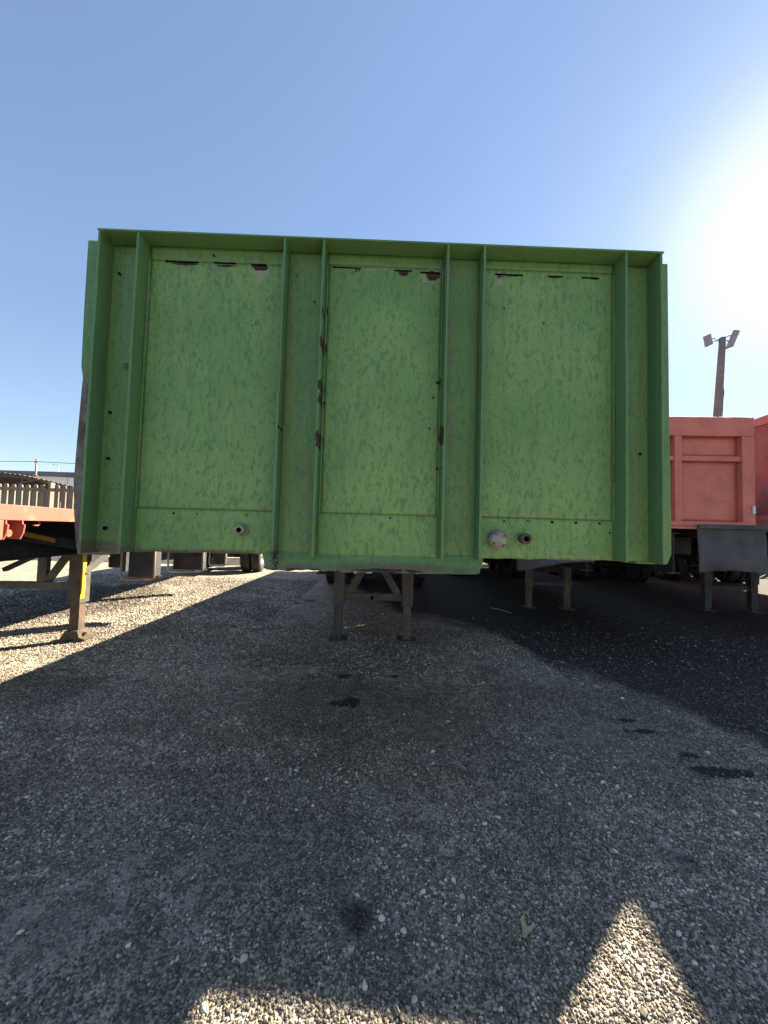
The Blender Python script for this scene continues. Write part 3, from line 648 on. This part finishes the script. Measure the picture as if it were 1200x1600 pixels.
running_gear(RC, zc0+.02, 1.0, RED, y0=.10)
lc = [loc(RC, at(1108, 955, z=0)), loc(RC, at(1171, 956, z=0))]; yC = (lc[0].y+lc[1].y)/2
for p in lc: landing_leg(RC, p.x, yC, 1.1, .55, .15, .12, LEGG, LEGG)
MB().box(lc[0].x+.06, lc[1].x-.06, yC-.03, yC+.03, .42, .49).build('cross_bar', LEGG, RC, .004)

RD = thing('trailer', 'dark low trailer seen only beneath the others, beyond the red high-sided one', 'trailer', (9.5, 4.4, 0), R_(-9))
running_gear(RD, 1.5, .95, CHASSIS, y0=.10)
MB().box(-1.25, 1.25, 0, .09, 1.3, 1.52).build('front_beam', REDD, RD, .005)
for s in (-1, 1): landing_leg(RD, s*.45, 3.3, 1.1, .5, .14, .1, LEGG, LEGG)
side_wall(RD, -1, 1.52, 2.6, .1, 12.2, REDD, REDD); side_wall(RD, 1, 1.52, 2.6, .1, 12.2, REDD, REDD)  # unseen walls, raised to block a streak of sun under the next trailer

# ------------------------------------------------------------------ red trailer on the left
YL = R_(5.5)
TL = thing('trailer', 'sun-bleached red flat trailer at the left edge, leg marked with yellow tape', 'trailer', (-3.68, 1.08, 0), YL)
def tl(px, py, y): return loc(TL, at(px, py, y=y))
def ts(px, py, xl=1.25):
    "a spot of the photograph on an upright plane along the left trailer (its own x = xl)"
    a = loc(TL, (0, 0, CAMH)); b_ = loc(TL, at(px, py, y=1.0)); d = b_-a; return a+d*((xl-a.x)/d.x)
z1 = ts(60, 791.5).z; z0 = ts(60, 814).z
print('L rail', z0, z1, ts(0, 800), ts(112, 800))
running_gear(TL, z1, 1.02, REDL, y0=.101, axles=(11.0, 12.3), wheel_x=1.0, length=13.4, beam_from=2.3, rail_h=z1-z0)
MB().box(-1.25, 1.25, 0, .10, z0, z1).build('front_beam', REDL, TL, .006)
for s in (-1, 1):
    I_beam(s*.47, .15, 1.6, 1.25, z1-.10, .13).build('gooseneck_beam', CHASSIS, TL)
    MB().prism([(s*.47-.02, 1.6, z1-.101), (s*.47-.02, 1.6, 1.25), (s*.47-.02, 2.3, 1.02), (s*.47-.02, 2.3, z1-.101)], (.04, 0, 0)).build('gooseneck_web', CHASSIS, TL)
fp = loc(TL, at(119, 1000, z=0))
for x in (fp.x, fp.x-1.32):
    lg = MB().box(x-.075, x+.065, fp.y-.09, fp.y+.09, .44, 1.25).build('leg', STEEL, TL, .006)
    MB().box(x-.055, x+.05, fp.y-.062, fp.y+.062, .10, .455).build('inner_leg', LEGR, lg, .006)
    sh = [(x-.145, 0.004), (x-.05, .004), (x-.03, .03), (x+.03, .03), (x+.05, .004), (x+.13, .004), (x+.15, .03), (x+.085, .055), (x+.065, .13), (x-.065, .13), (x-.09, .10)]
    MB().prism([(a, fp.y-.10, b_) for a, b_ in sh], (0, .20, 0)).build('foot', LEGR, lg, .006)
    MB().tube([(x-.1, fp.y, .085), (x+.12, fp.y, .085)], .02, 10).build('foot_pin', RUST, lg)
    tp = MB(); tp.box(x+.0655, x+.0685, fp.y-.085, fp.y-.012, .50, 1.12)
    tp.build('reflective_tape', YELLOW, lg)
bz = tl(60, 915, 4.6).z
MB().box(fp.x-1.23, fp.x-.087, fp.y-.04, fp.y+.04, bz-.04, bz+.04).build('cross_bar', LEGG, TL, .004)
pv = tl(64, 880, 4.6)
MB().box(pv.x-.05, pv.x+.05, fp.y-.035, fp.y+.035, bz+.0405, 1.15).build('upright', LEGG, TL, .004)
MB().beam((pv.x+.06, fp.y, bz+.06), (fp.x-.1, fp.y, 1.08), .06, .085, (0, 1, 0)).build('brace', LEGG, TL, .004)
MB().beam((pv.x-.65, fp.y+.3, .78), (pv.x-.03, fp.y+.3, 1.12), .05, .075, (0, 1, 0)).build('brace', CHASSIS, TL, .004)
e1 = loc(TL, at(168, 866, y=4.85)); e0_ = Vector((fp.x+.06, fp.y-.02, .80))
MB().beam(e0_, e1, .03, .075, (0, .2, 1)).build('brace', GALV, TL, .004)
# red pocket bracket hanging from the side rail: two cut plates, a back plate and a stub of tube
ya_ = ts(9, 828).y; yb2 = ts(35, 828).y; zl = ts(20, 843).z
for y in (ya_, yb2):
    MB().prism([(1.245, y, z0-.0005), (1.245, y, z0-.022), (1.262, y, z0-.034), (1.255, y, z0-.09), (1.235, y, zl), (1.12, y, zl), (1.12, y, z0-.0005)], (0, .012, 0)).build('bracket_plate', REDL, TL)
MB().box(1.12, 1.135, ya_+.0125, yb2-.0005, zl, z0-.001).build('bracket_back', REDD, TL)
MB().tube([(1.136, ya_+.05, zl+.045), (1.235, ya_+.05, zl+.045)], .026, 16).build('pocket_tube', REDL, TL)
MB().box(1.14, 1.249, ya_-.30, ya_-.016, zl, z0-.001).build('pocket_block', REDL, TL, .006)
q = ts(60, 815, 1.2); MB().tube([(1.2, q.y-.05, z0-.035), (1.2, q.y-.01, z0-.036), (1.2, q.y+.012, z0-.026), (1.2, q.y+.012, z0-.010), (1.2, q.y, z0+.001)], .007, 8).build('rope_hook', REDL, TL)
pa = ts(38, 834, .60); pb = ts(86, 845, .60)
MB().beam(pa+Vector((-.03, -.35, .045)), pb+Vector((-.03, .5, -.075)), .05, .10, (0, 0, 1)).build('sloping_beam', CHASSIS, TL)
MB().beam(pa+Vector((.001, 0, 0)), pb+Vector((.001, 0, 0)), .004, .045, (0, 0, 1)).build('amber_tape', ORANGE, TL)
# hanging tube frames with dark boxes along its near side
for (x0p, x1p, yy, yb_, mt) in ((188, 240, 4.45, 906, COPPER), (262, 316, 6.0, 893, GALV), (327, 352, 8.2, 884, GALV)):
    a = loc(TL, at(x0p, yb_, y=yy)); b_ = loc(TL, at(x1p, yb_-6, y=yy+.03)); r = .012 if yy < 5 else .016
    bx0 = MB().box(a.x+.05, b_.x-.02, a.y+.05, a.y+.22, a.z+.03, 1.35).build('storage_box', CHASSIS, TL, .01)
    MB().tube([(a.x, a.y, 1.38), (a.x, a.y, a.z+.05), (a.x+.015, a.y, a.z+.015), (a.x+.05, a.y, a.z), (b_.x-.03, a.y, a.z), (b_.x, a.y, a.z+.02), (b_.x, a.y, 1.38)], r, 8).build('tube_frame', mt, bx0)
    MB().beam((a.x+.03, a.y+.03, a.z+.01), (b_.x, a.y+.22, a.z+.01), .02, .03).build('tray_edge', mt, bx0)
MB().box(-.3, .3, 5.6, 6.8, .70, 1.1).build('tool_box', CHASSIS, TL, .01)
MB().box(fp.x+.40, fp.x+.45, fp.y+.1, fp.y+.16, .80, 1.3).build('hanger_post', CHASSIS, TL)
MB().box(fp.x+.02, fp.x+.26, fp.y+.5, fp.y+1.0, .80, 1.2).build('air_tank_box', CHASSIS, TL, .02)
MB().tube([(fp.x-.9, fp.y-.4, 1.2), (fp.x-.6, fp.y-.3, 1.02), (fp.x-.25, fp.y-.1, 1.0), (fp.x+.1, fp.y+.3, 1.12)], .012, 8).build('air_hose', RUBBER, TL)

# ------------------------------------------------------------------ fence, carport, far building, poles
FYY = 17.0
FE = thing('palisade_fence', 'weathered concrete palisade fence with rounded pickets behind the left trailer', 'fence', (-14, FYY, 0))
def fz(py, px=60): return at(px, py, y=FYY).z
ftop = fz(757); frail = fz(765); fspace = (at(70, 760, y=FYY).x-at(58.5, 760, y=FYY).x)
pw = fspace*.56
pk = MB(); seg = [(-pw/2, .05), (pw/2, .05), (pw/2, ftop-.06)]+[(pw/2*math.cos(a), ftop-.06+.06*math.sin(a)) for a in (.5, 1.0, 1.57, 2.14, 2.64)]+[(-pw/2, ftop-.06)]
pk.prism([(a, 0, b_) for a, b_ in seg], (0, .06, 0)); PK = pk.mesh('picket', CONC)
xf0 = -14; 
np_ = 142
for k in range(np_):
    x = (k-32)*fspace
    if k % 9 == 4: 
        MB().box(x-pw*.35, x+pw*.35, -.02, .22, 0, ftop+.10).build('fence_post', CONC, FE, .01); continue
    o = link('picket', PK, FE, (x+random.uniform(-.012, .012), random.uniform(-.005, .005), random.uniform(-.03, .02)))
for zz in (frail, .75):
    for k in range(0, np_-1, 9):
        xs_ = (k+4-9-32)*fspace; xe = xs_+9*fspace
        rl = MB().box(xs_+.08, xe-.08, -.075, -.005, zz-.075, zz+.075).build('rail', CONC, FE, .006)
        bm_ = MB()
        for q in range(1, 9): bm_.tube([(xs_+q*fspace, -.09, zz), (xs_+q*fspace, -.074, zz)], .03, 8)
        bm_.build('bolts', STEEL, rl)
# carport behind the fence: curved corrugated roof
CA = thing('carport', 'dark carport with a corrugated curved roof behind the fence', 'carport', (-24, 24, 0))
def cpt(px, py, y=24): q = at(px, py, y=y); return Vector((q.x+24, q.y-24, q.z))
prof = [cpt(-160, 744), cpt(-80, 739), cpt(0, 738.5), cpt(30, 742), cpt(60, 748), (cpt(90, 755)), cpt(118, 762)]
def interp(pf, n):
    out = []
    for a, b_ in zip(pf, pf[1:]):
        for k in range(n): out.append(a.lerp(b_, k/n))
    return out+[pf[-1]]
pr = interp(prof, 24); V = []
for k, p in enumerate(pr):
    hgt = .045*(1 if (k//3) % 2 else 0)
    V += [(p.x, 0, p.z+hgt), (p.x, 6, p.z+hgt-.5)]
o = MB().add(V, [(2*k, 2*k+1, 2*k+3, 2*k+2) for k in range(len(pr)-1)]).build('roof', ROOFD, CA); sd = o.modifiers.new('t', 'SOLIDIFY'); sd.thickness = .03
for k in range(0, len(prof)-1): MB().beam(prof[k]-Vector((0, -.2, .12)), prof[k+1]-Vector((0, -.2, .12)), .08, .14).build('purlin', ROOFD, CA)
for k in (1, 3, 5): MB().box(prof[k].x-.06, prof[k].x+.06, .2, .32, 0, prof[k].z-.2).build('post', ROOFD, CA)
MB().beam(cpt(20, 758), cpt(60, 749), .1, .10).build('brace', ROOFD, CA)
MB().box(prof[0].x, prof[-1].x+6, 5.5, 5.56, .0, 3.6).build('back_sheet', GLASSG, CA)
# far warehouse
WH = thing('warehouse', 'long white warehouse with blue-grey fascia far behind the fence', 'building', (-45, 60, 0))
def wz(px, py): q = at(px, py, y=60); return q
w1 = wz(0, 735).z; w2 = wz(118, 744).z
MB().box(-40, 34, 0, 30, 0, w2-.15).build('wall', WALLW, WH)
MB().box(-40.3, 34.3, -.35, 30.3, w2-.14, w1).build('fascia', FASCIA, WH)
for k in range(14):
    x = -38+k*5.2; f = MB().box(x, x+2.6, -.06, -.002, 3.0, 4.2).build('window', FASCIA, WH); MB().box(x+.15, x+2.45, -.09, -.061, 3.12, 4.08).build('pane', GLASSG, f)
    MB().box(x+3.9, x+3.94, -.03, -.001, 0, w2-.2).build('cladding_joint', CONC, WH)
# telephone pole and its wires
def utility(px, pyt, y, r, label, wires=True):
    q = at(px, pyt, y=y); T = thing('utility_pole', label, 'pole', (q.x, q.y, 0))
    MB().tube([(0, 0, 0), (0, 0, q.z)], [r, r*.7], 10).build('pole', WOODP, T)
    for dz in (.25, 1.4, 2.3): MB().box(-.18, .18, -.05, .05, q.z-dz-.05, q.z-dz+.05).build('crossarm', WOODP, T)
    if wires:
        for dz, n_ in ((.2, 0), (1.35, 0), (2.25, 0)):
            p3 = [(x, 0, q.z-dz-.02+.00045*(x*x-60*abs(x)) ) for x in range(-60, 61, 6)]
            MB().tube(p3, .022, 5).build('wire', ROOFD, T)
    return T
utility(57.5, 717, 32, .10, 'thin telephone pole with wires rising beyond the palisade fence')
q = at(95, 729, y=100); T = thing('street_lamp', 'tiny street lamp showing above the warehouse roof', 'lamp', (q.x+1.2, q.y-2, 0))
MB().tube([(0, 0, 0), (0, 0, q.z), (-.2, 0, q.z+.12), (-1.0, 0, q.z+.15)], [.09, .07, .05, .04], 8).build('pole', GALV, T)
MB().box(-1.6, -.9, -.15, .15, q.z+.08, q.z+.22).build('lamp_head', LAMPH, T, .03)
# flood light mast on the right
MY = 15.0
top = at(1129, 528, y=MY); bt = at(1121, 652, y=MY)
MA = thing('floodlight_mast', 'tall timber floodlight mast with two floodlights, above the red trailers', 'mast', (bt.x, bt.y, 0))
tx = top.x-bt.x; bx = tx*(-bt.z)/(top.z-bt.z)*0
MB().tube([(0, 0, 0), (0, 0, bt.z), (tx*.5, 0, (top.z+bt.z)/2), (tx, 0, top.z)], [.17, .145, .13, .115], 14).build('pole', WOODP, MA)
MB().tube([(tx*f_+.145, -.03, bt.z+(top.z-bt.z)*f_) for f_ in (-.2, .1, .22, .3, .36)], [.02, .03, .022, .035, .02], 6).build('cable', RUBBER, MA)
def mloc(px, py, yy=MY-.15): q = at(px, py, y=yy); return Vector((q.x-bt.x, q.y-MY, q.z))
for (cs, arms) in ((((1102, 525), (1111, 521), (1114.5, 537), (1105, 542)), ((1112, 530), (1124, 531), (1112, 535), (1124, 533))),
                   (((1149.5, 515), (1157, 516.5), (1147, 541), (1136, 545.5)), ((1145, 524), (1130, 530), (1139, 534), (1130, 533)))):
    f4 = [mloc(*p) for p in cs]
    if len(arms) and cs[0][0] > 1130: f4 = [mloc(1149.5, 515), mloc(1157, 516.5), mloc(1146, 541.5), mloc(1136.5, 545)]
    ctr = sum(f4, Vector())/4; nrm = (f4[1]-f4[0]).cross(f4[3]-f4[0]).normalized(); nrm = -nrm if nrm.y > 0 else nrm
    dv = Vector((0, .12, .03))
    h = MB().prism(f4, dv).build('floodlight', LAMPH, MA, .008)
    MB().prism([ctr+(p-ctr)*.84+Vector((0, -.012, 0)) for p in f4], Vector((0, .010, 0))).build('lens', LENS, h)
    for a, b_ in ((arms[0], arms[1]), (arms[2], arms[3])):
        p, q = mloc(*a, yy=MY-.05), mloc(*b_, yy=MY)
        mdp = (p+q)/2+Vector((0, 0, .05)); MB().tube([p, mdp, q], .022, 6).build('bracket', LAMPH, h)

# ------------------------------------------------------------------ small litter
p = at(828, 1455, z=.012); LF = MB()
o2 = [(-.030, -.012), (.0, -.002), (.028, .004), (.03, .018), (.012, .012), (-.002, .016), (.002, .034), (.012, .052), (-.008, .046), (-.018, .022), (-.034, -.002)]
LF.prism([(a*.95, b_*.95, .004*math.sin(a*60)) for a, b_ in o2], (0, 0, .0015)); o = LF.build('dry_leaf', LEAF); o.location = p; o.rotation_euler = (.12, -.1, .25)
tag(o, 'curled pale yellow leaf lying on the shaded gravel, left of the sunlit triangle', 'leaf')
a = at(768, 950, z=.012); b_ = at(799, 958, z=.012)
o = MB().tube([Vector((0, 0, 0)), (b_-a)*.5+Vector((0, 0, .01)), b_-a], [.012, .010, .007], 7).build('stick', STICK); o.location = a
tag(o, 'thin bare stick lying on the dark dirt, right of the green trailer legs', 'stick')
